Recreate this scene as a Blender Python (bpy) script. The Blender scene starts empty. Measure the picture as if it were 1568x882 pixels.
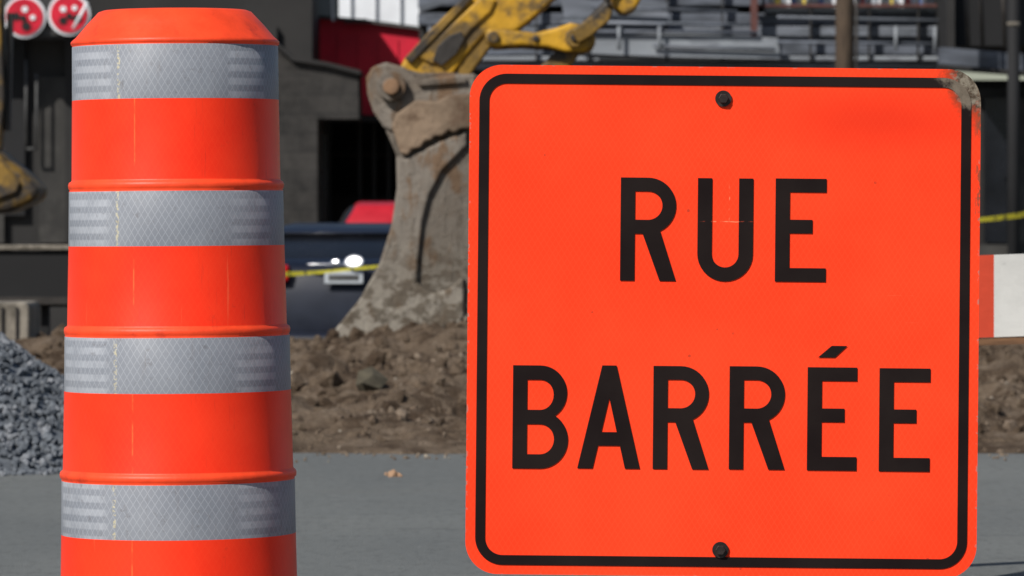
import bpy, bmesh, math, random
import numpy as np
from mathutils import Vector, Matrix, noise
random.seed(7); rng=np.random.default_rng(7)
S=bpy.context.scene
LENS=170.0; F=LENS/36*1568; CH=0.9; HV=335.0
GF=-0.5   # far street level
def W(u,v,D): return Vector(((u-784)/F*D, D, CH+(HV-v)/F*D))
def X(u,D): return (u-784)/F*D
def Z(v,D): return CH+(HV-v)/F*D

# ---------------- node helper ----------------
class NT:
    def __init__(s,name):
        s.m=bpy.data.materials.new(name); s.m.use_nodes=True
        s.t=s.m.node_tree; s.b=s.t.nodes['Principled BSDF']
    def put(s,sock,v):
        if isinstance(v,bpy.types.NodeSocket): s.t.links.new(v,sock)
        elif v is not None:
            if isinstance(v,(tuple,list)) and len(v)==3 and sock.type=='RGBA': v=(*v,1)
            sock.default_value=v
    def math(s,op,a,b=0.0,c=None,clamp=False):
        n=s.t.nodes.new('ShaderNodeMath'); n.operation=op; n.use_clamp=clamp
        s.put(n.inputs[0],a); s.put(n.inputs[1],b)
        if c is not None: s.put(n.inputs[2],c)
        return n.outputs[0]
    def obj(s):
        return s.t.nodes.new('ShaderNodeTexCoord').outputs['Object']
    def xyz(s,v):
        n=s.t.nodes.new('ShaderNodeSeparateXYZ'); s.put(n.inputs[0],v); return n.outputs
    def noise(s,v,scale,detail=4,rough=.55):
        n=s.t.nodes.new('ShaderNodeTexNoise'); s.put(n.inputs['Vector'],v)
        n.inputs['Scale'].default_value=scale; n.inputs['Detail'].default_value=detail; n.inputs['Roughness'].default_value=rough
        return n.outputs[0]
    def vor(s,v,scale,feat='F1',out=0):
        n=s.t.nodes.new('ShaderNodeTexVoronoi'); n.feature=feat; s.put(n.inputs['Vector'],v); n.inputs['Scale'].default_value=scale
        return n.outputs[out]
    def scale(s,v,sc):
        n=s.t.nodes.new('ShaderNodeMapping'); s.put(n.inputs[0],v); n.inputs['Scale'].default_value=sc; return n.outputs[0]
    def ramp(s,f,a,b):
        n=s.t.nodes.new('ShaderNodeMapRange'); n.interpolation_type='SMOOTHSTEP'; s.put(n.inputs[0],f)
        n.inputs[1].default_value=a; n.inputs[2].default_value=b; return n.outputs[0]
    def mix(s,f,a,b,mode='MIX'):
        n=s.t.nodes.new('ShaderNodeMix'); n.data_type='RGBA'; n.blend_type=mode
        s.put(n.inputs[0],f); s.put(n.inputs[6],a); s.put(n.inputs[7],b); return n.outputs[2]
    def bump(s,h,st=.3,dist=.01):
        n=s.t.nodes.new('ShaderNodeBump'); s.put(n.inputs['Height'],h); n.inputs['Strength'].default_value=st; n.inputs['Distance'].default_value=dist
        s.t.links.new(n.outputs[0],s.b.inputs['Normal'])
    def fin(s,col,rough=.6,metal=0,spec=.5,coat=0,coatr=.1):
        s.put(s.b.inputs['Base Color'],col); s.put(s.b.inputs['Roughness'],rough); s.put(s.b.inputs['Metallic'],metal)
        s.b.inputs['Specular IOR Level'].default_value=spec; s.b.inputs['Coat Weight'].default_value=coat; s.b.inputs['Coat Roughness'].default_value=coatr
        return s.m
def M(name,base,rough=.6,var=.25,sc=4,c2=None,amt=.5,sc2=3,bump=0,bsc=30,bd=.01,metal=0,spec=.4,coat=0,stretch=(1,1,1)):
    n=NT(name); o=n.scale(n.obj(),stretch)
    f=n.noise(o,sc,6,.6)
    lo=tuple(c*(1-var) for c in base); hi=tuple(min(1,c*(1+var)) for c in base)
    col=n.mix(n.ramp(f,.3,.7),lo,hi)
    if c2 is not None:
        g=n.noise(o,sc2,8,.65); col=n.mix(n.ramp(g,1-amt-.08,1-amt+.08),col,c2)
    if bump: n.bump(n.noise(o,bsc,6,.65),bump,bd)
    return n.fin(col,n.math('ADD',n.math('MULTIPLY',f,.25),rough-.12),metal,spec,coat)

# ---------------- mesh helpers ----------------
def group(name,loc):
    e=bpy.data.objects.new(name,None); e.location=loc; e.empty_display_size=.2; S.collection.objects.link(e); return e
def add(name,verts,faces,mat,parent=None,smooth=False,bevel=0,seg=2):
    me=bpy.data.meshes.new(name); me.from_pydata([tuple(v) for v in verts],[],[tuple(f) for f in faces]); me.update()
    bm=bmesh.new(); bm.from_mesh(me); bmesh.ops.recalc_face_normals(bm,faces=bm.faces); bm.to_mesh(me); bm.free()
    ob=bpy.data.objects.new(name,me); S.collection.objects.link(ob)
    for m in (mat if isinstance(mat,list) else [mat]): me.materials.append(m)
    if smooth:
        me.polygons.foreach_set('use_smooth',[True]*len(me.polygons))
    if parent is not None:
        ob.parent=parent; ob.matrix_parent_inverse=Matrix.Translation(-Vector(parent.location))
    if bevel:
        b=ob.modifiers.new('b','BEVEL'); b.width=bevel; b.segments=seg; b.limit_method='ANGLE'; b.angle_limit=math.radians(35)
    return ob
def box(name,x0,x1,y0,y1,z0,z1,mat,parent=None,bevel=0):
    v=[(x,y,z) for x in (x0,x1) for y in (y0,y1) for z in (z0,z1)]
    f=[(0,1,3,2),(4,6,7,5),(0,4,5,1),(2,3,7,6),(0,2,6,4),(1,5,7,3)]
    return add(name,v,f,mat,parent,bevel=bevel)
def prism(name,pts,y0,y1,mat,parent=None,bevel=0,seg=2,D=None):
    if D: pts=[(X(u,D),Z(v,D)) for u,v in pts]
    n=len(pts); v=[(x,y0,z) for x,z in pts]+[(x,y1,z) for x,z in pts]
    f=[tuple(range(n)),tuple(range(2*n-1,n-1,-1))]+[(i,(i+1)%n,n+(i+1)%n,n+i) for i in range(n)]
    return add(name,v,f,mat,parent,bevel=bevel,seg=seg)
def pbox(name,u0,v0,u1,v1,D,depth,mat,parent=None,bevel=0):
    z0=GF if v1 is None else Z(v1,D)
    return box(name,X(u0,D),X(u1,D),D,D+depth,z0,Z(v0,D),mat,parent,bevel)
def tube(name,a,b,r,mat,parent=None,r2=None,n=20,bevel=0):
    a=Vector(a); b=Vector(b); r2=r if r2 is None else r2
    q=(b-a).to_track_quat('Z','Y'); v=[];f=[]
    for p,rr in ((a,r),(b,r2)):
        for i in range(n):
            t=2*math.pi*i/n; v.append(p+q@Vector((math.cos(t)*rr,math.sin(t)*rr,0)))
    f=[(i,(i+1)%n,n+(i+1)%n,n+i) for i in range(n)]+[tuple(range(n)),tuple(range(n,2*n))]
    o=add(name,v,f,mat,parent,bevel=bevel)
    for p in o.data.polygons:
        if len(p.vertices)==4: p.use_smooth=True
    return o
def ellip(name,c,r,mat,parent=None,seg=24,rot=None):
    bm=bmesh.new(); bmesh.ops.create_uvsphere(bm,u_segments=seg,v_segments=seg//2,radius=1)
    vs=[]
    for v in bm.verts:
        p=Vector((v.co.x*r[0],v.co.y*r[1],v.co.z*r[2]))
        if rot is not None: p=rot@p
        vs.append(p+Vector(c))
    fs=[[v.index for v in f.verts] for f in bm.faces]; bm.free()
    return add(name,vs,fs,mat,parent,smooth=True)

# ---------------- materials ----------------
plastic=M('orange_plastic',(.90,.066,.016),.48,.10,20,c2=(.50,.035,.012),amt=.38,sc2=9,bump=.08,bsc=60,spec=.35)
black_rubber=M('rubber',(.02,.02,.02),.8,.3,15,bump=.2)
galv=M('galvanised',(.35,.36,.37),.4,.15,20,metal=.8)
boltm=M('bolt_metal',(.03,.022,.02),.45,.4,60,metal=.4)
yellow=M('machine_yellow',(.50,.27,.014),.55,.25,3,c2=(.11,.07,.025),amt=.47,sc2=4.4,bump=.3,bsc=14,bd=.02)
ydark=M('grimy_yellow',(.20,.115,.018),.6,.35,6,c2=(.035,.028,.022),amt=.5,sc2=5,bump=.3,bsc=20)
grease=M('greasy_steel',(.028,.024,.021),.55,.4,8,bump=.3,bsc=30)
chrome=M('chrome',(.7,.7,.72),.30,.03,10,metal=1)
glintm=M('glint_chrome',(.9,.9,.9),.30,.02,10,metal=1)
glassd=M('dark_glass',(.008,.009,.012),.25,.3,2,spec=.5)
carblue=M('car_paint_blue',(.006,.009,.020),.45,.15,5,coat=.22,spec=.3)
carred=M('car_paint_red',(.42,.010,.02),.4,.1,5,coat=.3)
tailred=M('tail_light',(.55,.01,.01),.2,.1,30)
platem=M('plate',(.42,.45,.48),.5,.15,60)
wood=M('weathered_wood',(.075,.052,.035),.85,.35,6,stretch=(8,8,.8),bump=.4,bsc=20)
rawwood=M('raw_wood',(.17,.085,.04),.8,.3,8,stretch=(1,6,6),bump=.3,bsc=20)
dark=M('dark_siding',(.018,.017,.0165),.75,.35,1.2,bump=.1,bsc=6)  # dark siding; base colour also carries shade on the building fronts
darker=M('interior_dark',(.010,.010,.011),.8,.4,1)  # near-black base puts the shade of openings and recessed walls into colour
char=M('charcoal_wall',(.040,.038,.035),.8,.35,2.3,c2=(.022,.021,.020),amt=.45,sc2=1.7)
frame=M('window_frame',(.06,.06,.06),.6,.3,8)
redwall=M('red_cladding',(.60,.008,.034),.6,.12,.9,c2=(.46,.007,.028),amt=.38,sc2=1.4)
whitem=M('white_metal',(.70,.72,.75),.5,.10,1.5)
g1=M('grey_cladding',(.098,.110,.135),.65,.35,1.4,c2=(.05,.057,.07),amt=.45,sc2=2.2,stretch=(1,1,5))
g2=M('grey_steel',(.155,.17,.20),.55,.35,1.2,c2=(.08,.09,.105),amt=.47,sc2=2.5,stretch=(.6,1,4))
g3=M('pale_steel',(.24,.26,.285),.55,.25,1.5,c2=(.13,.14,.16),amt=.45,sc2=3,stretch=(.6,1,4))
rust=M('rust_post',(.09,.035,.03),.7,.3,6)
conc=M('concrete',(.22,.195,.16),.85,.3,5,c2=(.08,.07,.055),amt=.44,sc2=4,bump=.5,bsc=25)
yel=M('yellow_goods',(.42,.32,.05),.6,.3,5)
blu=M('blue_goods',(.06,.10,.22),.6,.3,5)
rdg=M('red_goods',(.30,.05,.05),.6,.3,5)

def m_brick():
    n=NT('grey_block'); o=n.obj(); x=n.xyz(o); c=n.t.nodes.new('ShaderNodeCombineXYZ')
    n.put(c.inputs[0],x[0]); n.put(c.inputs[1],x[2])
    b=n.t.nodes.new('ShaderNodeTexBrick'); n.put(b.inputs['Vector'],c.outputs[0]); b.inputs['Scale'].default_value=1
    b.inputs['Brick Width'].default_value=.4; b.inputs['Row Height'].default_value=.2; b.inputs['Mortar Size'].default_value=.008
    b.inputs['Color1'].default_value=(.040,.037,.034,1); b.inputs['Color2'].default_value=(.027,.025,.024,1); b.inputs['Mortar'].default_value=(.015,.015,.015,1)
    col=n.mix(.5,b.outputs[0],n.mix(n.ramp(n.noise(o,3,6,.7),.35,.65),(.014,.014,.014),(.062,.058,.054)))
    return n.fin(col,.85,0,.2)
brick=m_brick()

def m_bucket(name='worn_bucket_steel',k=1.0):
    n=NT(name); o=n.obj()
    a=n.noise(o,2.2,8,.62); b=n.noise(n.scale(o,(1.6,1,.7)),4.5,10,.7); c=n.noise(o,22,6,.7); z=n.xyz(o)[2]
    def q(*t): return tuple(x*k for x in t)
    col=n.mix(n.ramp(a,.38,.62),q(.145,.113,.085),q(.215,.188,.158))
    col=n.mix(n.math('MULTIPLY',n.ramp(b,.5,.6),.75),col,q(.16,.088,.042))
    low=n.ramp(z,.98,.35)
    st=n.ramp(n.noise(n.scale(o,(2.5,1,.5)),5,6,.7),.52,.64)
    col=n.mix(n.math('MULTIPLY',st,.5),col,q(.075,.055,.038))
    col=n.mix(n.math('MULTIPLY',low,.75),col,q(.095,.08,.06))
    mud=n.math('MULTIPLY',low,n.ramp(n.noise(n.scale(o,(1,1,1.5)),8,9,.72),.47,.54))
    col=n.mix(n.math('MULTIPLY',mud,.85),col,q(.31,.28,.235))
    col=n.mix(n.math('MULTIPLY',n.ramp(c,.56,.7),.6),col,q(.05,.04,.03))
    n.bump(n.math('ADD',n.math('MULTIPLY',b,1.0),n.math('MULTIPLY',c,.45)),.6,.05)
    return n.fin(col,.78,.0,.25)
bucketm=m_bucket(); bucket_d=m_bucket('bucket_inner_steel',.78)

def m_asphalt():
    n=NT('asphalt'); o=n.obj()
    a=n.noise(n.scale(o,(.5,.25,1)),1.3,6,.6); c=n.noise(o,150,3,.75); d=n.noise(n.scale(o,(1,.30,1)),30,7,.8)
    col=n.mix(n.ramp(a,.3,.7),(.128,.136,.134),(.160,.168,.162))
    col=n.mix(n.math('MULTIPLY',n.ramp(c,.50,.72),.5),col,(.27,.272,.26))
    col=n.mix(n.math('MULTIPLY',n.ramp(d,.50,.66),.55),col,(.075,.078,.076))
    col=n.mix(n.math('MULTIPLY',n.ramp(d,.44,.34),.5),col,(.21,.215,.21))
    col=n.mix(n.math('MULTIPLY',n.ramp(n.noise(n.scale(o,(.4,1.2,1)),1.1,8,.7),.55,.75),.3),col,(.20,.18,.15))
    cr=n.noise(n.scale(o,(.25,1.0,1)),.9,7,.6); cr=n.ramp(n.math('ABSOLUTE',n.math('SUBTRACT',cr,.5)),.0030,.0008)
    col=n.mix(n.math('MULTIPLY',cr,.40),col,(.05,.05,.05))
    n.bump(n.math('ADD',c,d),.6,.008)
    return n.fin(col,.85,0,.25)
asphalt=m_asphalt()
def m_dirt():
    n=NT('dirt'); o=n.obj()
    a=n.noise(o,2.6,8,.68); b=n.noise(o,9,8,.72); c=n.noise(o,38,5,.72)
    col=n.mix(n.ramp(a,.42,.58),(.092,.063,.042),(.20,.148,.104))
    col=n.mix(n.math('MULTIPLY',n.ramp(b,.50,.62),.65),col,(.27,.21,.155))
    col=n.mix(n.math('MULTIPLY',n.ramp(b,.46,.36),.5),col,(.055,.038,.026))
    col=n.mix(n.math('MULTIPLY',n.ramp(c,.52,.68),.6),col,(.055,.038,.025))
    n.bump(n.math('ADD',b,c),.9,.05)
    return n.fin(col,.95,0,.12)
dirt=m_dirt()
def m_stone(name,c0,c1,c2,sc):
    n=NT(name); o=n.obj()
    v=n.vor(o,sc,'F1',1); x=n.xyz(v)[0]
    col=n.mix(n.ramp(x,.1,.6),c0,c1); col=n.mix(n.ramp(x,.75,.95),col,c2)
    col=n.mix(n.math('MULTIPLY',n.noise(o,60,4,.7),.6),col,c0)
    n.bump(n.noise(o,70,4,.7),.4,.01)
    return n.fin(col,.85,0,.3)
gravm=m_stone('gravel',(.09,.10,.115),(.15,.165,.185),(.25,.26,.28),22)
rockm=m_stone('rocks',(.12,.085,.058),(.20,.155,.115),(.36,.32,.26),9)

# ---------------- terrain ----------------
def fract(x,y,s,o=4): return noise.fractal(Vector((x*s,y*s,3.1)),1.0,2.0,o)
def dirt_h(x,y):
    e=18.55+.12*noise.noise(Vector((x*1.5,0,0)))+.08*noise.noise(Vector((x*6,2,0)))
    if x< -1.4: e-= .25
    t=(y-e)
    if t<0: return -.05
    amp=.185+.07*math.exp(-((x+.25)/.55)**2)+.04*noise.noise(Vector((x*.7,y*.3,5)))
    r=min(1,t/5.5); h=amp*(r**.75)
    h+= .095*fract(x,y,1.5)*min(1,t/1.2)+.055*fract(x,y,5,5)*min(1,t*2)+.02*min(1,t*4)
    rid=1-abs(noise.noise(Vector((x*3.2,y*2.2,9))))*2
    h+= .045*rid*min(1,t/1.5)-.025*min(1,t/1.5)
    if y>27.5: h-= (y-27.5)*.22
    return max(h,-.6)
def grid(name,xs,ys,fn,mat):
    V=[(x,y,fn(x,y)) for y in ys for x in xs]; nx=len(xs)
    Fc=[(j*nx+i,j*nx+i+1,(j+1)*nx+i+1,(j+1)*nx+i) for j in range(len(ys)-1) for i in range(nx-1)]
    return add(name,V,Fc,mat,smooth=True)
grid('dirt_mound',np.linspace(-4.5,5.5,400),np.concatenate([np.linspace(18.2,26,300),np.linspace(26.1,31,50)]),dirt_h,dirt)
def gz(y):
    t=min(1,max(0,(y-27.5)/3.5)); return -.012+(GF+.0)*t
grid('ground',[-1500,-100,-20,20,100,1500],[-300,-20,0,27.5,28.5,29.5,31,40,60,200,1800],lambda x,y:gz(y)-.01,M('ground_soil',(.13,.11,.085),.95,.25,.5,bump=.3,bsc=5))
def sheet(name,x0,x1,y0,y1,z,mat): return add(name,[(x0,y0,z),(x1,y0,z),(x1,y1,z),(x0,y1,z)],[(0,1,2,3)],mat)
sheet('asphalt_road',-30,30,-20,19.6,0,asphalt)
sheet('street_pavement',-40,40,31.5,49.4,GF-.012,asphalt)
box('sidewalk',-40,40,49.4,60,GF-.3,GF+.12,conc)

ico=bmesh.new(); bmesh.ops.create_icosphere(ico,subdivisions=1,radius=1); IV=np.array([v.co[:] for v in ico.verts]); IF=np.array([[v.index for v in f.verts] for f in ico.faces]); ico.free()
def stones(name,items,mat):
    V=[];Fa=[];k=0
    for (x,y,z,r) in items:
        d=IV*(1+rng.uniform(-.28,.28,(len(IV),1)))
        A=rng.normal(size=(3,3)); Q,_=np.linalg.qr(A)
        s=np.array([1,rng.uniform(.6,1),rng.uniform(.5,.9)])
        p=(d*s)@Q*r+np.array([x,y,z]); V.append(p); Fa.append(IF+k); k+=len(IV)
    return add(name,np.concatenate(V).tolist(),np.concatenate(Fa).tolist(),mat)
it=[]; cl=[]
for i in range(4600):
    x=rng.uniform(-2.2,3.2); y=18.5+rng.power(1.0)*8
    if noise.noise(Vector((x*1.3,y*.9,4)))+rng.uniform(-.35,.35)<-.05: continue
    r=.005+.013*rng.power(.35)
    if rng.random()<.03: r*=rng.uniform(1.5,2.6)
    h=max(0,dirt_h(x,y)); it.append((x,y,h+r*.15,r))
for i in range(3200):   # earth clods
    x=rng.uniform(-2.4,3.4); y=18.7+rng.power(1.2)*7.5; r=rng.uniform(.012,.045)*(1.7 if rng.random()<.10 else 1)
    cl.append((x,y,max(0,dirt_h(x,y))+r*.05,r))
for i in range(260):
    it.append((rng.uniform(-2.2,3),18.5-abs(rng.normal())*.3,.004,rng.uniform(.004,.010)))
for (u,v,D,r) in [(520,655,19.5,.028),(640,662,19.3,.035),(615,665,19.3,.03),(600,660,19.4,.025),(570,668,19.2,.03),(455,650,19.6,.03),(660,668,19.2,.02),(1550,655,19.5,.04)]:
    x=X(u,D); it.append((x,D,dirt_h(x,D)+r*.3,r))
stones('rubble_stones',it,rockm)
stones('earth_clods',cl,dirt)
x=X(565,20.8); stones('boulder',[(x,20.8,dirt_h(x,20.8)+.02,.075)],M('boulder_stone',(.07,.06,.04),.9,.4,12,bump=.5,bsc=30))
gc=(X(-190,17.9),17.95); GR=1.12; GHt=.80
def gh(x,y):
    d=math.hypot(x-gc[0],y-gc[1]); return (GHt*(1-d/GR))*(1+.12*noise.noise(Vector((x*3,y*3,1))))-.01
it=[]
gp=group('gravel_pile',(gc[0],gc[1],0))
R=np.linspace(0,GR,14); V=[];Fa=[]
for r in R:
    for k in range(40):
        a=2*math.pi*k/40; x=gc[0]+r*math.cos(a); y=gc[1]+r*math.sin(a); V.append((x,y,gh(x,y)-.01))
for i in range(13):
    for k in range(40): Fa.append((i*40+k,i*40+(k+1)%40,(i+1)*40+(k+1)%40,(i+1)*40+k))
add('pile_core',V,Fa,gravm,gp)
for i in range(10000):
    a=rng.uniform(0,2*math.pi); r=GR*1.06*math.sqrt(rng.random()); x=gc[0]+r*math.cos(a); y=gc[1]+r*math.sin(a)
    it.append((x,y,max(.004,gh(x,y)),rng.uniform(.007,.021)))
o=stones('stones',it,gravm); o.parent=gp; o.matrix_parent_inverse=Matrix.Translation(-gp.location)

# ---------------- traffic barrel ----------------
BD=8.6; PX=F/BD
br=group('traffic_barrel',(X(271,BD),BD,0))
bx=X(265.5,BD)
def m_barrel(kind):
    n=NT('barrel_'+kind); o=n.obj(); x,y,z=n.xyz(o)
    th=n.math('ARCTAN2',x,n.math('MULTIPLY',y,-1)); s=n.math('MULTIPLY',th,.195)
    k=math.pi/.0125
    def lines(sg):
        a=n.math('ADD',n.math('MULTIPLY',s,k),n.math('MULTIPLY',z,sg*k*.62)); return n.math('ABSOLUTE',n.math('SINE',a))
    la=n.math('MINIMUM',lines(1),lines(-1)); net=n.ramp(la,.30,.08)
    big=n.noise(o,6,6,.6)
    if kind=='white':
        col=n.mix(n.ramp(big,.3,.7),(.180,.195,.225),(.245,.26,.29))
        bars=n.ramp(n.math('ABSOLUTE',n.math('SINE',n.math('MULTIPLY',z,math.pi/.0235))),.50,.88)
        zl=n.math('MULTIPLY',n.ramp(th,-1.35,-1.30),n.ramp(th,-.54,-.64))
        zr=n.math('MULTIPLY',n.ramp(th,.56,.66),n.ramp(th,1.14,1.04))
        zl=n.math('MULTIPLY',n.math('ADD',zl,zr,clamp=True),bars)
        zl=n.math('MULTIPLY',zl,n.ramp(n.noise(o,14,4,.6),.25,.6))
        col=n.mix(n.math('MULTIPLY',zl,.36),col,(.50,.52,.56))
        lap=n.math('MULTIPLY',n.ramp(n.math('ABSOLUTE',n.math('ADD',th,.50)),.022,.010),n.ramp(n.noise(o,180,2),.45,.62))
        col=n.mix(n.math('MULTIPLY',lap,.6),col,(.60,.52,.28))
        col=n.mix(n.math('MULTIPLY',net,.24),col,(.50,.52,.56))
        col=n.mix(n.math('MULTIPLY',n.ramp(n.noise(o,70,4,.7),.56,.75),.45),col,(.10,.09,.09))
        col=n.mix(n.math('MULTIPLY',n.ramp(n.noise(n.scale(o,(40,40,4)),2,6,.7),.56,.75),.35),col,(.12,.10,.09))
        n.bump(n.math('ADD',net,n.math('MULTIPLY',n.noise(o,12,3),6)),.06,.001)
        return n.fin(col,.5,0,.3)
    col=n.mix(n.ramp(big,.3,.7),(.93,.030,.007),(1.0,.044,.011))
    col=n.mix(n.math('MULTIPLY',net,.10),col,(1,.10,.03))
    seam=n.ramp(n.math('ABSOLUTE',n.math('ADD',th,.33)),.010,.003)
    seam=n.math('MULTIPLY',seam,n.ramp(n.noise(o,30,3),.40,.6))
    col=n.mix(n.math('MULTIPLY',seam,.35),col,(1,.24,.06))
    scr=n.ramp(n.noise(n.scale(o,(60,60,3)),3,6,.7),.58,.74)
    col=n.mix(n.math('MULTIPLY',scr,.45),col,(.55,.03,.015))
    lsc=n.ramp(n.noise(n.scale(o,(45,45,1.5)),2.2,5,.6),.68,.74)
    col=n.mix(n.math('MULTIPLY',lsc,.35),col,(1,.16,.06))
    gr=n.ramp(n.noise(o,34,7,.75),.60,.74)
    col=n.mix(n.math('MULTIPLY',gr,.35),col,(.40,.04,.02))
    n.bump(n.math('ADD',net,n.math('MULTIPLY',n.noise(o,12,3),8)),.07,.001)
    return n.fin(col,.40,0,.26)
mw=m_barrel('white'); mo=m_barrel('orange')
prof=[(0,20,0),(95,18,0),(110,16.5,0),(117,19,0),(135,38,0),(152,58,0),(157,62,0),(159.5,65,0),(159,69,0),(156.5,71,0),
(157.5,72,1),(158,154,2),(159.5,275,0),(160,277,0),(163.5,279,0),(165,283,0),(164.5,288,0),(162.5,291,0),(163.8,293,1),(165,376,2),(167.8,496,0),(168.5,498,0),(171.8,500,0),(173,504,0),(172.5,509,0),(170.8,512,0),(172,513.5,1),(173.3,597,2),(176,716,0),(176.6,718,0),(179.6,720,0),(181,724,0),(180.5,729,0),(177.5,732,0),(178.3,733.5,1),(179.3,816,2),(181.5,936,0),(182,938,0),(185,941,0),(185,948,0),(183,951,0),(185,953,0),(188,1060,0),(200,1066,0)]
N=128; V=[];Fa=[];mi=[]
for (r,v,_) in prof:
    for k in range(N):
        a=2*math.pi*k/N; V.append((r/PX*math.cos(a),r/PX*math.sin(a),Z(v,BD)))
for i in range(len(prof)-1):
    for k in range(N):
        Fa.append((i*N+k,i*N+(k+1)%N,(i+1)*N+(k+1)%N,(i+1)*N+k)); mi.append(prof[i][2])
b=add('drum',V,Fa,[plastic,mw,mo],smooth=True)
for p,m_ in zip(b.data.polygons,mi): p.material_index=m_
b.parent=br; b.matrix_parent_inverse=Matrix.Translation(-br.location)
b.matrix_basis=Matrix.Translation((bx+.012,BD,0))@Matrix.Rotation(math.radians(-.42),4,'Y')
V=[];Fa=[]
for (r,v) in [(186,1058),(235,1072),(250,1090),(252,1108.5),(180,1108.5),(180,1058)]:
    for k in range(64):
        a=2*math.pi*k/64; V.append((bx+.012+r/PX*math.cos(a),BD+r/PX*math.sin(a),Z(v,BD)))
for i in range(6):
    for k in range(64): Fa.append((i*64+k,i*64+(k+1)%64,((i+1)%6)*64+(k+1)%64,((i+1)%6)*64+k))
add('rubber_base_ring',V,Fa,black_rubber,br)

# ---------------- sign ----------------
sg=group('road_closed_sign',(X(1107.3,BD),BD,Z(492.5,BD))); sg.rotation_euler=(0,math.radians(.56),0)
ca,sa=math.cos(math.radians(.56)),math.sin(math.radians(.56))
def loc(u,v):
    a=(u-1107.3)/PX; c=(492.5-v)/PX
    return (a*ca-c*sa, a*sa+c*ca)
def local(ob): ob.parent=sg; ob.matrix_parent_inverse=Matrix.Identity(4); return ob
def arc(cx,cy,rx,ry,a0,a1,n=18):
    return [(cx+rx*math.cos(math.radians(a0+(a1-a0)*i/n)),cy+ry*math.sin(math.radians(a0+(a1-a0)*i/n))) for i in range(n+1)]
def rrect(hw,hh,r):
    return arc(hw-r,hh-r,r,r,0,90,12)+arc(-hw+r,hh-r,r,r,90,180,12)+arc(-hw+r,-hh+r,r,r,180,270,12)+arc(hw-r,-hh+r,r,r,270,360,12)
def flat(name,loops,mat,off):
    cu=bpy.data.curves.new(name,'CURVE'); cu.dimensions='2D'; cu.fill_mode='BOTH'
    for L in loops:
        sp=cu.splines.new('POLY'); sp.points.add(len(L)-1)
        for p,q in zip(sp.points,L): p.co=(q[0],q[1],0,1)
        sp.use_cyclic_u=True
    ob=bpy.data.objects.new(name,cu); S.collection.objects.link(ob)
    bpy.context.view_layer.update()
    me=bpy.data.meshes.new_from_object(ob.evaluated_get(bpy.context.evaluated_depsgraph_get())); bpy.data.objects.remove(ob)
    for v in me.vertices: v.co=Vector((v.co.x,off,v.co.y))
    me.materials.clear(); me.materials.append(mat)
    o2=bpy.data.objects.new(name,me); S.collection.objects.link(o2); return local(o2)
def scratches(n,o,x,z):
    w=n.math('MULTIPLY',n.math('SUBTRACT',n.noise(o,18,3),.5),.006)
    a=n.math('ABSOLUTE',n.math('SUBTRACT',n.math('ADD',z,w),.178)); m1=n.math('MULTIPLY',n.ramp(a,.0013,.0004),n.math('MULTIPLY',n.ramp(x,-.045,-.03),n.ramp(x,.06,.045)))
    b_=n.math('ABSOLUTE',n.math('SUBTRACT',n.math('ADD',x,w),.009)); m2=n.math('MULTIPLY',n.ramp(b_,.0011,.0004),n.math('MULTIPLY',n.ramp(z,.176,.182),n.ramp(z,.25,.22)))
    return n.math('MULTIPLY',n.math('MAXIMUM',m1,m2),n.ramp(n.noise(o,70,3),.40,.58))
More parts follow.
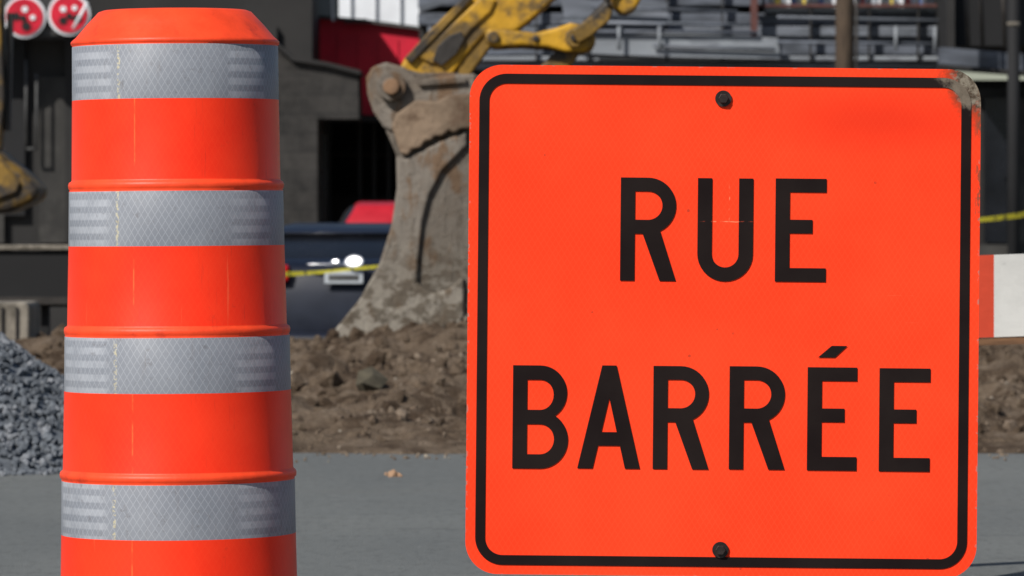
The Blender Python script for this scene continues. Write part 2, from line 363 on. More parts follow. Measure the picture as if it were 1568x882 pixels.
def m_sign():
    n=NT('fluorescent_orange_sheeting'); o=n.obj(); x,y,z=n.xyz(o)
    k=math.pi/.0105
    def ln(sg_): return n.math('ABSOLUTE',n.math('SINE',n.math('ADD',n.math('MULTIPLY',x,k),n.math('MULTIPLY',z,sg_*k*.62))))
    net=n.ramp(n.math('MINIMUM',ln(1),ln(-1)),.35,.08)
    col=n.mix(n.ramp(n.noise(o,3,5,.6),.3,.7),(.98,.048,.013),(1.0,.062,.018))
    col=n.mix(n.math('MULTIPLY',net,.16),col,(1,.12,.045))
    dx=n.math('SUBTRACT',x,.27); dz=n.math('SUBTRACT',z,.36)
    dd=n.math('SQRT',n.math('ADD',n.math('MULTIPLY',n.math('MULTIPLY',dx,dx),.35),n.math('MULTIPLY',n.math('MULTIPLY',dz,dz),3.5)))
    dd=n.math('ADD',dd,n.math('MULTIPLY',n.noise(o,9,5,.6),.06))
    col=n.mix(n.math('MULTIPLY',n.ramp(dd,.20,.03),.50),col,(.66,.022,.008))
    dx=n.math('SUBTRACT',x,.462); dz=n.math('SUBTRACT',z,.452)
    d=n.math('SQRT',n.math('ADD',n.math('MULTIPLY',dx,dx),n.math('MULTIPLY',n.math('MULTIPLY',dz,dz),.55)))
    nz=n.noise(o,26,8,.7)
    d=n.math('ADD',d,n.math('MULTIPLY',n.math('SUBTRACT',nz,.5),.10))
    col=n.mix(n.ramp(d,.085,.060),col,(.42,.05,.02))
    col=n.mix(n.ramp(d,.062,.045),col,n.mix(n.ramp(n.noise(o,60,5,.7),.4,.6),(.07,.05,.035),(.23,.20,.155)))
    e=n.math('MULTIPLY',n.ramp(x,.441,.452),n.ramp(z,.14,.20)); e=n.math('MULTIPLY',e,n.ramp(n.noise(n.scale(o,(2,1,.7)),30,5,.7),.50,.58))
    col=n.mix(n.math('MULTIPLY',e,.8),col,(.14,.07,.04))
    sp=n.math('MULTIPLY',n.ramp(n.vor(o,26,'F1',0),.10,.05),n.ramp(n.noise(o,11,3),.54,.60))
    col=n.mix(n.math('MULTIPLY',sp,.6),col,(.25,.04,.02))
    sc=n.ramp(n.noise(n.scale(o,(3,1,160)),1.6,4,.6),.71,.75)
    col=n.mix(n.math('MULTIPLY',sc,.35),col,(1,.18,.08))
    col=n.mix(n.math('MULTIPLY',scratches(n,o,x,z),.7),col,(1,.30,.15))
    ed=n.math('MAXIMUM',n.math('ABSOLUTE',x),n.math('ABSOLUTE',z))
    ch=n.math('MULTIPLY',n.ramp(ed,.4500,.4535),n.ramp(n.noise(o,60,4,.7),.55,.62))
    col=n.mix(n.math('MULTIPLY',ch,.7),col,(.30,.22,.18))
    n.bump(net,.03,.001)
    return n.fin(col,.6,0,.08)
def m_ink():
    n=NT('black_ink'); o=n.obj()
    col=n.mix(n.ramp(n.noise(o,6,5),.3,.7),(.008,.004,.004),(.014,.009,.008))
    chips=n.ramp(n.noise(o,55,6,.75),.72,.75)
    x,y,z=n.xyz(o)
    dx=n.math('SUBTRACT',x,.462); dz=n.math('SUBTRACT',z,.452)
    d=n.math('SQRT',n.math('ADD',n.math('MULTIPLY',dx,dx),n.math('MULTIPLY',dz,dz)))
    d=n.math('ADD',d,n.math('MULTIPLY',n.math('SUBTRACT',n.noise(o,26,8,.7),.5),.12))
    col=n.mix(n.ramp(d,.085,.06),col,n.mix(n.noise(o,60,5,.7),(.05,.035,.025),(.26,.22,.17)))
    col=n.mix(chips,col,(.45,.12,.07))
    col=n.mix(n.math('MULTIPLY',scratches(n,o,x,z),.6),col,(.75,.10,.04))
    return n.fin(col,.6,0,.12)
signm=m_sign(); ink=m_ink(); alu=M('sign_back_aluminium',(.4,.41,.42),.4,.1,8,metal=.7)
h=391.5/PX; rr=rrect(h,390/PX,50/PX)
n_=len(rr)
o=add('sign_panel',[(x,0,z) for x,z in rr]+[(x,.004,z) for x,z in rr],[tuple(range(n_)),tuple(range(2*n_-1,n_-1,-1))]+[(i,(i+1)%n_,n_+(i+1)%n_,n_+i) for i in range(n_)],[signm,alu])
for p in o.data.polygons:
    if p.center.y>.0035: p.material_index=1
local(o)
oc=.5/PX
def sh(L): return [(a,b_+oc) for a,b_ in L]
flat('border_stripe',[sh(rrect(376.5/PX,376/PX,42/PX)),sh(rrect(361.5/PX,361/PX,27/PX))],ink,-.0016)
def E(w=78): return [[(0,0),(w,0),(w,21),(22,21),(22,74),(57,74),(57,95),(22,95),(22,137),(w,137),(w,158),(0,158)]]
def Rl(): return [[(0,0),(0,158)]+arc(42,115,43,43,90,-64)+[(85.5,0),(60.5,0),(34,72),(22,72),(22,0)],[(22,137)]+arc(42,115.2,22,21.8,90,-90)+[(22,93.5)]]
def B(): return [[(0,0),(0,158)]+arc(42,116,41,42,90,-56.5)+arc(42,44,43,44,57.2,-90),[(22,136)]+arc(42,113,20.5,23,90,-90)+[(22,90)],[(22,68)]+arc(42,45,21.5,23,90,-90)+[(22,22)]]
def A(): return [[(0,0),(37,158),(59,158),(96,0),(73,0),(65,35),(31.5,35),(23.5,0)],[(36.5,56),(60,56),(48.2,108)]]
def U(): return [[(0,158),(0,42)]+arc(42.5,42,42.5,42,180,360)+[(85,158),(63,158),(63,42)]+arc(42.5,42,20.5,20.5,360,180)+[(22,42),(22,158)]]
def letter(name,loops,uc,vc,w,hh=158):
    cx,cz=loc(uc,vc)
    flat(name,[[(cx+(p-w/2)/PX,cz+(q-hh/2)/PX) for p,q in L] for L in loops],ink,-.0018)
letter('letter_r_1',Rl(),992.5,351,85); letter('letter_u',U(),1110.5,352,85); letter('letter_e_1',E(),1226,352.5,78)
letter('letter_b',B(),827.5,638.5,85); letter('letter_a',A(),932.5,638.5,96)
letter('letter_r_2',Rl(),1042.5,639.5,85); letter('letter_r_3',Rl(),1159,640,85)
letter('letter_e_acute',E(76),1274,641.5,76); letter('letter_e_2',E(),1385,643,78)
letter('acute_accent',[[(0,0),(21,18),(45,18),(26,0)]],1275,538.5,45,18)
for i,(u,v) in enumerate([(1107.5,151),(1103,842)]):
    cx,cz=loc(u,v)
    local(tube(f'washer_{i}',(cx,-.0002,cz),(cx,-.004,cz),12.5/PX,boltm,n=24)); 
    local(tube(f'bolt_{i}',(cx,-.004,cz),(cx,-.011,cz),8.0/PX,boltm,n=6,bevel=.001))
local(box('post_channel',-.03,.03,.006,.04,-(Z(492.5,BD)),.42,galv))
local(box('cross_foot',-.45,.45,.042,.08,-Z(492.5,BD)+.003,-Z(492.5,BD)+.045,galv))
local(box('long_foot',-.02,.02,.082,.75,-Z(492.5,BD)+.01,-Z(492.5,BD)+.045,galv))
local(box('sandbag',-.25,.25,.12,.4,-Z(492.5,BD)+.05,-Z(492.5,BD)+.17,M('sandbag_cloth',(.3,.22,.12),.9,.2,10),bevel=.05))

# ---------------- barricade on right ----------------
QD=12.0
bc=group('wooden_barricade',(X(1600,QD),QD,0))
def m_board(name,base):
    n=NT(name); o=n.obj()
    col=n.mix(n.ramp(n.noise(o,12,8,.7),.60,.74),base,tuple(c*.45 for c in base))
    col=n.mix(n.math('MULTIPLY',n.ramp(n.noise(o,3,6,.7),.45,.6),.35),col,tuple(c*.7 for c in base))
    n.bump(n.noise(n.scale(o,(1,1,5)),6,5),.2,.005); return n.fin(col,.6,0,.3)
bw=m_board('board_white',(.60,.59,.56)); bo=m_board('board_orange',(.58,.06,.025))
us=[1380,1522,1650,1780]
for i in range(3):
    a,c=us[i],us[i+1]; 
    def L(u,v): return (u,v-(u-1503)*.035)
    prism(f'board_{i}',[L(a,391),L(c,391),L(c,517),L(a,517)],QD,QD+.03,[bo,bw,bo][i],bc,D=QD)
prism('board_core',[L(1380,518.5),L(1780,518.5),L(1780,529),L(1380,529)],QD-.004,QD+.05,rawwood,bc,D=QD)
for i,u in enumerate((1420,1745)):
    x=X(u,QD)
    for k,s in enumerate((-1,1)):
        add(f'leg_{i}_{k}',[(x-.04,QD+.06+s*.02,Z(395,QD)),(x+.04,QD+.06+s*.02,Z(395,QD)),(x+.04,QD+.08+s*.35,0.0),(x-.04,QD+.08+s*.35,0.0),
         (x-.04,QD+.10+s*.02,Z(395,QD)),(x+.04,QD+.10+s*.02,Z(395,QD)),(x+.04,QD+.12+s*.35,0.0),(x-.04,QD+.12+s*.35,0.0)],[(0,1,2,3),(4,5,6,7),(0,1,5,4),(3,2,6,7),(0,3,7,4),(1,2,6,5)],rawwood,bc)

# ---------------- excavator ----------------
ED=26.0
ex=group('excavator',(X(1000,ED),ED,0))
def ep(name,pts,y0,y1,mat,bev=.012,seg=2): return prism(name,pts,ED+y0,ED+y1,mat,ex,bev,seg,D=ED)
def pin(name,u,v,r,y0,y1,mat,n=24): return tube(name,(X(u,ED),ED+y0,Z(v,ED)),(X(u,ED),ED+y1,Z(v,ED)),r*ED/F,mat,ex,n=n,bevel=.006)
side=[(592,196),(578,176),(569,150),(567,124),(576,109),(596,103),(622,110),(648,117),(690,116),(740,122),(800,142),(855,195),(880,280),(865,370),(812,440),(760,474),(715,490),(650,520),(600,535),(550,545),(492,541),(520,500),(556,456),(586,402),(604,345),(612,290),(611,240)]
ep('bucket_side_near',side,-.62,-.58,bucket_d)
ep('bucket_side_far',side,.58,.62,bucketm)
def shell(name,path,t,y0,y1,mat):
    n=len(path); inner=[]
    for i,(u,v) in enumerate(path):
        a=path[max(0,i-1)]; c=path[min(n-1,i+1)]; dx,dy=c[0]-a[0],c[1]-a[1]; l=math.hypot(dx,dy)
        inner.append((u-dy/l*t,v+dx/l*t))
    V=[];Fa=[]
    for y in (y0,y1):
        for p in path+inner: V.append((X(p[0],ED),ED+y,Z(p[1],ED)))
    m=2*n
    for i in range(n-1):
        Fa+= [(i,i+1,m+i+1,m+i),(n+i,n+i+1,m+n+i+1,m+n+i),(i,i+1,n+i+1,n+i),(m+i,m+i+1,m+n+i+1,m+n+i)]
    Fa+=[(0,n,m+n,m),(n-1,2*n-1,m+2*n-1,m+n-1)]
    return add(name,V,Fa,mat,ex,smooth=False)
shell('bucket_back_shell',[(648,119)]+side[8:20],7,-.575,.575,bucketm)
edge=[(611,240),(612,290),(604,345),(586,402),(556,456),(520,500),(492,541),(550,545),(590,534),(650,512),(712,484),(712,420),(690,440),(664,446),(642,430),(644,395),(650,340),(660,300),(680,262),(716,226),(716,205),(680,218),(640,238),(622,247)]
ep('side_cutter_plate',edge,-.655,-.622,bucketm,.014,3)
upper=[(604,196),(612,178),(640,158),(672,160),(690,150),(730,148),(730,200),(708,201),(698,208),(690,203),(680,212),(668,212),(664,219),(655,219),(648,229),(636,232),(628,241),(618,238)]
ep('upper_wear_plate',upper,-.680,-.624,M('scuffed_plate',(.20,.145,.10),.75,.35,3,c2=(.11,.07,.045),amt=.44,sc2=4,bump=.5,bsc=14,bd=.03,spec=.2),.02,3)
for i in range(10):
    u=604+i*12; v=537-(i*5.2); ep(f'wear_lug_{i}',[(u,v-9),(u+7,v-12),(u+8,v+1),(u+2,v+4)],-.672,-.656,bucketm,.005)
for i,y in enumerate((-.55,-.28,0,.28,.55)):
    ep(f'tooth_{i}',[(500,530),(530,532),(520,546),(476,549)],y-.05,y+.05,bucketm,.01)
for i,(y0,y1) in enumerate(((-.30,-.25),(.25,.30))):
    ep(f'bucket_ear_{i}',[(592,198),(577,176),(568,150),(566,124),(575,108),(596,101),(622,108),(645,128),(690,120),(730,118),(730,160),(640,170),(606,205)],y0-.34 if i==0 else y0,y1-.34 if i==0 else y1,bucketm,.015,3)
ep('ear_strap',[(640,128),(716,124),(716,132),(645,137)],-.668,-.645,bucket_d,.006)
pin('ear_boss',604,137,22,-.70,-.64,bucket_d); pin('pivot_pin',604,138,12,-.73,-.70,M('pin_tan',(.19,.11,.06),.6,.3,10))
pin('pivot_shaft',604,138,12,-.62,.3,grease)
stick=[(612,112),(622,92),(660,50),(716,-4),(760,-50),(930,-250),(985,-262),(1010,-235),(960,-130),(858,-6),(812,36),(790,52),(742,58),(712,92),(694,118),(650,140),(618,140)]
ep('stick',stick,-.34,-.02,yellow,.02,3)
ep('stick_side_rib',[(640,90),(690,44),(742,-4),(760,4),(752,22),(722,50),(700,78),(664,102)],-.362,-.343,yellow,.01)
ep('stick_grime_pad',[(672,74),(690,58),(708,52),(712,64),(700,86),(678,104),(664,96)],-.372,-.364,grease,.006)
ep('stick_edge',[(622,92),(716,-4),(724,2),(632,100)],-.375,-.343,ydark,.004)
link=[(742,60),(748,48),(775,50),(820,55),(850,48),(872,40),(896,44),(910,60),(909,76),(890,84),(865,84),(838,77),(800,74),(760,76),(745,72)]
ep('tipping_link_near',link,-.46,-.40,yellow,.018,3)
ep('tipping_link_far',link,.02,.08,yellow,.018,3)
pin('link_pin',878,63,14,-.49,.12,ydark); pin('link_pin_cap',878,63,6,-.505,-.49,grease); pin('link_bolt_a',820,64,5,-.475,-.46,grease); pin('link_pin_b',756,62,9,-.48,.1,ydark)
ep('bucket_link',[(700,100),(742,55),(760,62),(720,118),(704,122)],-.32,-.03,ydark,.01)
ep('bucket_link_long',[(862,70),(894,74),(842,150),(800,165),(790,140)],-.38,.0,ydark,.015)
def et(name,a,c,r,mat,y=-.18): return tube(name,(X(a[0],ED),ED+y,Z(a[1],ED)),(X(c[0],ED),ED+y,Z(c[1],ED)),r*ED/F,mat,ex,bevel=.004)
et('cylinder_rod',(884,58),(950,-8),9,grease,-.42)
ep('rod_eye',[(872,52),(890,40),(922,14),(936,22),(930,38),(902,62),(884,72)],-.52,-.47,ydark,.012,3)
et('cylinder_gland',(932,14),(958,-12),22,ydark,-.42)
ep('cylinder_head',[(922,-12),(936,14),(952,30),(968,24),(984,-6),(990,-40),(940,-40)],-.53,-.33,yellow,.02,3)
et('cylinder_barrel',(955,-10),(1180,-290),21,yellow,-.42)
et('hose_a',(925,10),(1000,-90),4,grease,-.56)
def exz(name,pts,y0,y1,mat,bev=.03): return prism(name,pts,ED+y0,ED+y1,mat,ex,bev,2)
exz('boom',[(.45,2.9),(.75,3.15),(2.6,4.3),(4.2,4.5),(5.9,3.0),(6.9,1.7),(6.6,1.3),(6.1,1.5),(5.0,2.9),(4.0,3.75),(2.8,3.7),(.9,2.75)],-.38,.02,yellow)
exz('house',[(6.2,1.15),(6.2,2.1),(7.2,2.3),(9.7,2.3),(9.9,2.0),(9.9,1.15)],-1.3,1.2,yellow,.08)
exz('cab',[(6.25,1.2),(6.05,1.9),(6.4,2.95),(7.7,3.0),(7.8,1.2)],-1.35,-.45,yellow,.06)
exz('cab_window',[(6.45,1.75),(6.3,2.0),(6.6,2.8),(7.5,2.82),(7.55,1.75)],-1.37,-1.352,glassd,.005)
for i,y in enumerate((-1.5,.9)):
    exz(f'track_{i}',[(5.9,.45),(6.1,.15),(6.5,-.02),(9.6,-.02),(10.0,.15),(10.2,.45),(10.0,.8),(9.7,.92),(6.4,.92),(6.1,.8)],y,y+.6,grease,.05)
    for k in range(6): tube(f'roller_{i}_{k}',(6.6+k*.6,ED+y-.04,.35),(6.6+k*.6,ED+y+.02,.35),.2,ydark,ex)
exz('undercarriage',[(7.2,.4),(7.2,1.14),(9.0,1.14),(9.0,.4)],-.9,.88,grease,.03)

KD=30.0
bk=group('backhoe_loader',(X(-150,KD),KD,GF))
def kp(name,pts,y0,y1,mat,bev=.015,D=KD): return prism(name,pts,KD+y0,KD+y1,mat,bk,bev,3,D=D)
kp('backhoe_bucket',[(-60,210),(-20,226),(8,232),(20,246),(42,262),(66,288),(70,300),(52,312),(20,326),(-30,330),(-90,300),(-100,250)],-.3,.3,ydark,.06)
kp('bucket_rib',[(-10,240),(14,252),(40,280),(34,296),(0,308),(-30,300)],-.33,-.302,ydark)
kp('dipper_arm',[(-30,-120),(2,-120),(6,60),(10,150),(2,232),(-26,236)],-.12,.12,ydark)
kp('dipper_ram',[(12,20),(20,20),(16,200),(8,200)],-.05,.05,grease,.004)
kp('boom_arm',[(-620,60),(-600,20),(-30,-130),(0,-110),(-10,-80),(-560,110)],-.14,.14,yellow)
box('tractor_body',-8.6,-5.8,KD-.8,KD+.8,.35,1.4,yellow,bk,.1)
box('tractor_cab',-7.9,-6.3,KD-.75,KD+.75,1.42,2.5,glassd,bk,.08)
for i,(x,y) in enumerate([(-8.3,-.95),(-6.2,-.95),(-8.3,.75),(-6.2,.75)]): tube(f'wheel_{i}',(x,KD+y,GF+.6),(x,KD+y+.3,GF+.6),.6,black_rubber,bk,n=32,bevel=.05)

tb=group('steel_trench_box',(X(-60,28.5),28.5,GF))
pbox('top_rim',-330,375,128,383,28.5,.14,conc,tb,.006)
pbox('panel',-326,384.5,122,470,28.53,.06,darker,tb)
for i,u in enumerate((-300,-140,60,110)): box(f'leg_{i}',X(u,28.5),X(u+12,28.5),28.6,28.7,GF,Z(384,28.5),darker,tb)
pbox('mid_rail',-326,455,120,466,28.48,.04,grease,tb)
cb=group('concrete_block',(X(-40,25),25,0))
prism('block',[(-130,466),(40,463),(45,470),(44,528),(34,542),(-130,560)],25,25.6,conc,cb,.03,3,D=25)
for i,u in enumerate((2,24)): prism(f'groove_{i}',[(u,470),(u+3,470),(u+3,532),(u,532)],24.985,24.998,grease,cb,D=25)

# ---------------- light direction ----------------
el,az=math.radians(41),math.radians(38)
sd=Vector((-math.sin(az)*math.cos(el),-math.cos(az)*math.cos(el),math.sin(el)))

# ---------------- cars ----------------
def car(name,u,D,zg,paint,w=1.8,roof=1.36,deck=1.0,pz=.62,rt=.05,y0=.68,yaw=0,pillars=True):
    g=group(name,(0,0,0)); 
    def lprism(nm,pts,hw0,mat,hwtop=None,bev=.07):
        zmin=min(p[1] for p in pts); zmax=max(p[1] for p in pts); V=[]
        for s in (-1,1):
            for (y,z) in pts:
                k=(z-zmin)/(zmax-zmin); V.append((s*(hw0+( (hwtop or hw0)-hw0)*k),y,z))
        n=len(pts); Fa=[tuple(range(n)),tuple(range(2*n-1,n-1,-1))]+[(i,(i+1)%n,n+(i+1)%n,n+i) for i in range(n)]
        o=add(nm,V,Fa,mat,g,bevel=bev,seg=4)
        o.data.polygons.foreach_set('use_smooth',[True]*len(o.data.polygons)); return o
    hw=w/2; dk=deck
    lprism('body',[(0.05,.28),(0,.45),(0.02,dk-.28),(.10,dk-.06),(.5,dk),(3.3,dk-.04),(4.3,.86),(4.5,.65),(4.5,.35),(4.3,.25)],hw,paint,hw*.90,.09)
    lprism('greenhouse',[(.28,dk-.04),(.80,roof-.03),(1.5,roof),(2.4,roof-.03),(3.35,dk-.05)],hw*.86,glassd,hw*.66,.05)
    lprism('roof',[(y0,roof-rt),(y0+.17,roof+.0),(1.6,roof+.03),(2.3,roof+.0),(2.45,roof-rt)],hw*.74,paint,hw*.60,.04)
    lprism('bumper',[(-.06,.36),(-.08,.45),(-.05,.56),(.2,.58),(.2,.34)],hw*.97,paint,None,.04)
    for s in (-1,1):
        box(f'tail_light_{s}',min(s*.48*w,s*.235*w),max(s*.48*w,s*.235*w),-.03,.25,pz-.03,pz+.09,tailred,g,.02)
        for k,yy in enumerate((.85,3.55)):
            tube(f'wheel_{s}_{k}',(s*(hw-.22),yy,.32),(s*(hw+.005),yy,.32),.32,black_rubber,g,n=28,bevel=.03)
            tube(f'rim_{s}_{k}',(s*(hw+.004),yy,.32),(s*(hw+.012),yy,.32),.19,chrome,g,n=28)
        if pillars:
            for (a,b_) in (((.30,dk-.03),(.76,roof-.02)),((2.4,roof-.02),(3.32,dk-.03))):
                tube(f'pillar_{s}_{a[0]}',(s*hw*.86,a[0],a[1]),(s*hw*.67,b_[0],b_[1]),.035,paint,g,n=10)
    box('plate',-.14,.14,-.035,-.01,pz-.045,pz+.045,platem,g,.006)
    box('plate_text',-.11,.11,-.039,-.036,pz-.02,pz+.02,frame,g)
    ellip('trunk_handle',(-.08,.0,pz+.095),(.20,.03,.012),chrome,g)
    # chrome pieces added and tilted to throw a sun glint at the camera
    hv=Matrix.Rotation(-math.radians(yaw),3,'Z')@((sd+Vector((0,-1,0))).normalized())
    rot=hv.to_track_quat('Z','Y')
    ellip('glint_badge',(.075,-.05,pz+.115),(.075,.055,.012),glintm,g,rot=rot,seg=32)
    ellip('glint_disc',(-.06,-.04,pz+.115),(.035,.022,.008),glintm,g,rot=rot)
    g.location=(X(u,D),D,zg); g.rotation_euler=(0,0,math.radians(yaw))
    for c in g.children: c.matrix_parent_inverse=Matrix.Identity(4)
    return g
car('parked_car',527,35,GF+.01,carblue,yaw=-3,roof=1.33,deck=1.13,pz=.965,w=1.72)
car('parked_car.001',655,43,GF,carred,yaw=3,roof=1.53,deck=1.20,pz=.9,rt=.19,y0=.34,w=2.0,pillars=False)

# ---------------- caution tape ----------------
TD=32.0
tp=group('caution_tape',(X(250,TD),TD,GF))
tapem=NT('tape')
tcol=tapem.mix(tapem.math('MULTIPLY',tapem.ramp(tapem.noise(tapem.scale(tapem.obj(),(14,1,6)),2,3),.56,.60),.8),(.55,.50,.04),(.05,.05,.03)); tapem=tapem.fin(tcol,.5)
V=[];Fa=[]; n=160
for i in range(n+1):
    t=i/n; u=250+1700*t; v=430-(u-250)*.0835+ 26*math.sin(math.pi*t)*.5+1.5*math.sin(u*.03)
    tw=.5+.5*math.sin(u*.021); hh=.019*(.5+.5*tw); p=W(u,v,TD)
    V+=[(p.x,p.y-.01*tw,p.z+hh),(p.x,p.y+.01*tw,p.z-hh)]
for i in range(n): Fa.append((2*i,2*i+1,2*i+3,2*i+2))
add('tape_strip',V,Fa,tapem,tp,smooth=True)
for i,u in enumerate((250,1950)): tube(f'stake_{i}',(X(u,TD),TD+.03,GF-.05),(X(u,TD),TD+.03,.75),.02,wood,tp)

# ---------------- buildings ----------------
lb=group('dark_shop_building',(X(150,52),52,GF))
VT=-95
pbox('wall',-1400,VT,424,None,52,8,dark,lb)
pbox('wall_upper_right',424,VT,478,205,52,8,dark,lb)
pbox('wall_lower_right',424,385,500,None,52.01,8,char,lb)
for i,(u0,u1,v0,v1,m_) in enumerate([(-300,6,62,372,char),(6,38,60,330,darker),(60,100,118,372,char),(100,424,40,372,dark),(-300,100,52,60,frame)]):
    pbox(f'wall_panel_{i}',u0,v0,u1,v1,51.9,.09,m_,lb)
D=51.7
for i,(a,c) in enumerate([((40,92),(40,225)),((56,112),(56,230)),((40,228),(57,228)),((92,0),(92,60))]):
    tube(f'pipe_{i}',W(a[0],a[1],D),W(c[0],c[1],D),.016,frame,lb,n=10)
pbox('window_glass',424,205,500,385,52.12,.05,glassd,lb)
for i,u in enumerate((424,441,457,472,482)): pbox(f'mullion_{i}',u,205,u+3,384,52.0,.08,frame,lb)
for i,v in enumerate((206,262,318,380)): pbox(f'transom_{i}',424,v,482,v+3,51.96,.03,frame,lb)
ls=group('storefront_sign',(X(60,51),51,Z(20,51)))
pbox('backboard',-120,-70,134,54,51.3,.1,M('sign_dark',(.03,.03,.03),.5),ls)
redm=M('sign_red',(.50,.01,.03),.4)
for i,(u,v) in enumerate(((-24,24),(38,26),(106,22))):
    c=W(u,v,51.25)
    tube(f'disc_{i}',(c.x,51.29,c.z),(c.x,51.22,c.z),.225,whitem,ls,n=36)
    tube(f'disc_red_{i}',(c.x,51.215,c.z),(c.x,51.20,c.z),.195,redm,ls,n=36)
    for k,(a,r_,rad,mm) in enumerate([(2.2,.09,.045,darker),(.6,.08,.035,whitem),(4.0,.10,.05,darker),(5.3,.09,.03,whitem),(3.1,.02,.035,darker)]):
        a+=i*.9; p=(c.x+r_*math.cos(a),c.z+r_*math.sin(a))
        tube(f'motif_{i}_{k}',(p[0],51.198,p[1]),(p[0],51.190-k*.002,p[1]),rad,mm,ls,n=7)
tube('ring',W(112,44,51.1),W(134,4,51.1),.018,whitem,ls)
bwl=group('block_wall',(X(487,50.5),50.5,GF))
prism('wall',[(418,60),(448,92),(500,100),(548,113),(550,180),(550,182),(486,182),(486,560),(418,560)],50.5,51.6,brick,bwl,D=50.5)
prism('coping',[(414,55),(448,87),(500,95),(552,108),(552,114),(500,101),(448,93),(414,62)],50.42,51.65,dark,bwl,D=50.5)
rb=group('red_building',(X(620,54),54,GF))
prism('cladding',[(476,26),(560,34),(650,46),(770,64),(900,80),(900,176),(476,176)],54,58,redwall,rb,D=54)
prism('roof_flashing',[(470,22),(560,30),(650,42),(900,76),(900,81),(650,47),(560,35),(470,27)],53.9,58.2,frame,rb,D=54)
rs=M('redseam',(.36,.006,.022),.6)
for i in range(12):
    u=485+i*31; pbox(f'seam_{i}',u,50+i*2.9,u+1,175,53.985,.014,rs,rb)
prism('railing',[(505,-40),(509,-40),(512,32),(508,32)],53.5,53.56,whitem,rb,D=53.5)
for i in range(5): pbox(f'vent_{i}',528+i*7,28,532+i*7,36,53.7,.1,grease,rb)
pbox('soffit_beam',478,177,900,186,53.8,.5,dark,rb)
pbox('back_wall',470,150,905,None,57.9,.4,darker,rb)
for i,u in enumerate((500,548,570,592,700,820)): pbox(f'column_{i}',u,186,u+5,None,54.2,.2,dark,rb)
pbox('rear_window_frame',486,235,600,239,55.5,.1,dark,rb)
pbox('counter',478,300,900,None,56,.2,dark,rb)
wr=group('white_warehouse',(X(560,70),70,GF))
pbox('wall',380,-60,760,60,70,10,whitem,wr)
pbox('wall_low',380,61,760,None,70.1,9,g1,wr)
for i in range(10): pbox(f'rib_{i}',385+i*38,-60,387+i*38,59,69.95,.04,g3,wr)
gb=group('grey_clad_building',(X(1050,50),50,GF))
D=50
rows=[(640,1452,-200,-62,g1,.0),(640,1172,-60,9,g1,.02),(640,1452,20,38,g1,-.02),(655,1452,40,56,g2,.03),(700,1452,58,84,g1,-.04),(720,1452,86,93,g3,.10),(730,1452,95,106,g2,.0),(740,1452,108,122,dark,.12)]
for i,(u0,u1,v0,v1,m_,pr) in enumerate(rows): pbox(f'fascia_{i}',u0,v0,u1,v1,D-pr,1.2,m_,gb,.01)
pbox('core',642,-198,1450,121,D+.3,4,dark,gb)
pbox('undercroft_back',900,122.5,1800,None,D+3,.4,darker,gb)
for i,u in enumerate((760,960,1160,1360)): pbox(f'undercroft_column_{i}',u,123,u+18,None,D+.6,.3,dark,gb)
prism('sloped_panel',[(905,58),(1025,52),(1188,60),(1192,92),(1010,88),(905,84)],D-.35,D-.2,g3,gb,D=D)
prism('shed_panel',[(858,0),(1020,6),(1022,36),(900,30),(866,40)],D-.3,D-.22,g2,gb,D=D)
prism('angle_beam_a',[(640,10),(700,-8),(704,0),(644,20)],D-.3,D-.2,g2,gb,D=D)
for i,(a,c) in enumerate([((905,10),(1130,18)),((860,34),(1150,38)),((900,48),(1160,50)),((1000,70),(1188,76)),((1190,64),(1440,68)),((1190,26),(1448,32))]):
    tube(f'rail_{i}',W(a[0],a[1],D-.4),W(c[0],c[1],D-.4),.018,g2 if i%2 else g1,gb,n=8)
for i,u in enumerate((868,948,1010,1372,1432)): tube(f'baluster_{i}',W(u,40,D-.45),W(u,76,D-.45),.02,g3,gb,n=8)
for i,u in enumerate((820,900,1020,1105,1240,1330,1405)): pbox(f'panel_joint_{i}',u,-60,u+2.5,93,D-.16,.1,dark,gb)
pbox('red_post',1150,-60,1160,58,D-.3,.12,rust,gb)
pbox('red_post_cap',1150,6,1448,10.5,D-.18,.1,rust,gb)
pbox('window_back',1172,-60,1452,12,D+.15,.05,M('window_pale',(.36,.39,.42),.4,.4,2.5),gb)
for i in range(9): pbox(f'window_frame_{i}',1172+i*34.5,-60,1176+i*34.5,17,D-.05,.15,whitem,gb)
pbox('window_sill',1172,11.5,1452,18,D-.10,.2,g3,gb)
for i in range(12):
    u=1185+i*22+random.random()*6; pbox(f'goods_{i}',u,-4-random.random()*12,u+4+random.random()*6,11,D+.06,.05,[yel,blu,rdg,frame][random.randrange(4)],gb)
dr=group('dark_storefront_building',(X(1600,48),48,GF))
pbox('wall',1452,-200,1900,70,48.5,4,darker,dr)
pbox('wall_edge',1452,-200,1462,400,48.3,.2,dark,dr)
prism('canopy_beam',[(1440,72),(1620,86),(1800,98),(1800,124),(1620,112),(1440,98)],48,48.3,g1,dr,D=48)
prism('canopy_lip',[(1440,99.5),(1800,125.5),(1800,131),(1440,105)],47.9,48.4,dark,dr,D=48)
pbox('shop_front',1452,135,1900,None,49.6,.3,dark,dr)
for i,(u,m_) in enumerate([(1508,glassd),(1552,char),(1590,glassd),(1660,char)]): pbox(f'shop_panel_{i}',u,150,u+34,372,49.4,.15,m_,dr)
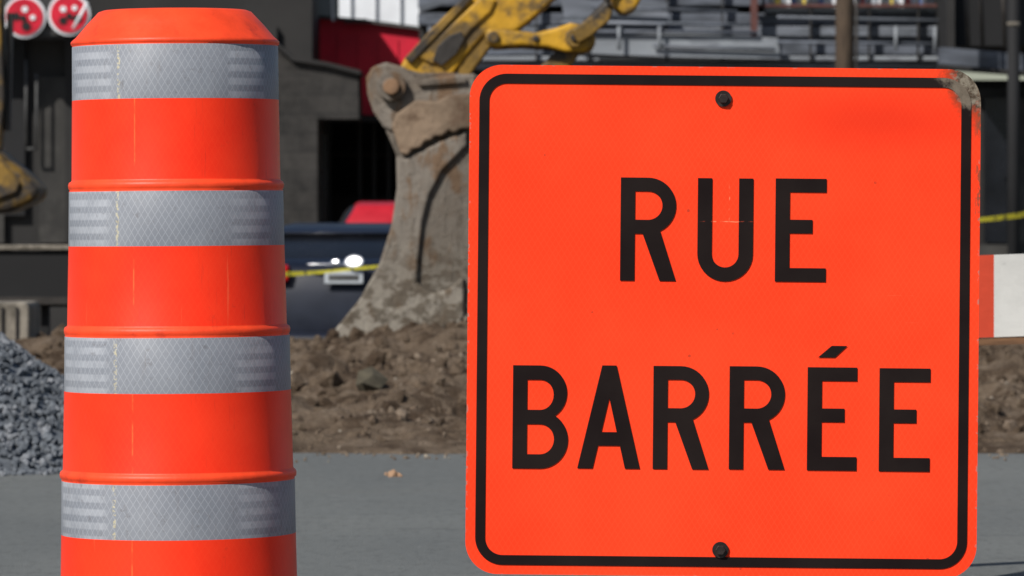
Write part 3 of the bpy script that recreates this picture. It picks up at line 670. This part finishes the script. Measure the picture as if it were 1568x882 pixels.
for i,(u,v0,v1) in enumerate([(1478,-40,70),(1500,-60,72),(1534,-60,74)]): tube(f'cable_{i}',W(u,v0,47.7),W(u+5,v1,47.7),.02,grease,dr,n=8)
tube('round_column',(X(1552,47.4),47.4,GF),(X(1552,47.4),47.4,4.0),.06,darker,dr)
tube('column_band',(X(1552,47.4),47.4,Z(40,47.4)),(X(1552,47.4),47.4,Z(34,47.4)),.065,conc,dr)
pbox('planter',1440,375,1800,430,47.5,.5,char,dr)
up=group('utility_pole',(X(1294,46),46,GF))
tube('pole_shaft',(X(1292,46),46,GF-.2),(X(1296,46),46,7.5),.10,wood,up,r2=.075,n=16)
tube('conduit',(X(1310,46),45.95,GF),(X(1312,46),45.95,5),.016,grease,up,n=8)
box('crossarm',X(1294,46)-.8,X(1294,46)+.8,45.85,45.95,6.8,6.9,wood,up)
D=CH*F/(730-HV); stones('litter_scrap',[(X(603,D),D,.004,.022),(X(612,D),D,.004,.014),(X(590,D),D+.1,.003,.009)],M('scrap',(.28,.17,.10),.8))

# ---------------- light, world, camera ----------------
sun=bpy.data.lights.new('sun','SUN'); sun.energy=4.7; sun.angle=math.radians(.5); sun.color=(1,.96,.90)
so=bpy.data.objects.new('sun',sun); so.rotation_euler=sd.to_track_quat('Z','Y').to_euler(); so.location=(-5,-8,10); S.collection.objects.link(so)
w=bpy.data.worlds.new('World'); S.world=w; w.use_nodes=True
sk=w.node_tree.nodes.new('ShaderNodeTexSky'); sk.sky_type='NISHITA'; sk.sun_disc=False; sk.sun_elevation=el; sk.sun_rotation=math.radians(218)
bg=w.node_tree.nodes['Background']; w.node_tree.links.new(sk.outputs[0],bg.inputs[0]); bg.inputs[1].default_value=.072
cam=bpy.data.cameras.new('camera'); cam.lens=LENS; cam.sensor_width=36; cam.clip_end=4000; cam.clip_start=.1
cam.shift_y=-(441-HV)/1568
cam.dof.use_dof=True; cam.dof.focus_distance=8.55; cam.dof.aperture_fstop=15
co=bpy.data.objects.new('camera',cam); co.location=(0,0,CH); co.rotation_euler=(math.pi/2,0,0); S.collection.objects.link(co); S.camera=co
S.view_settings.view_transform='Standard'; S.view_settings.look='None'; S.view_settings.exposure=0
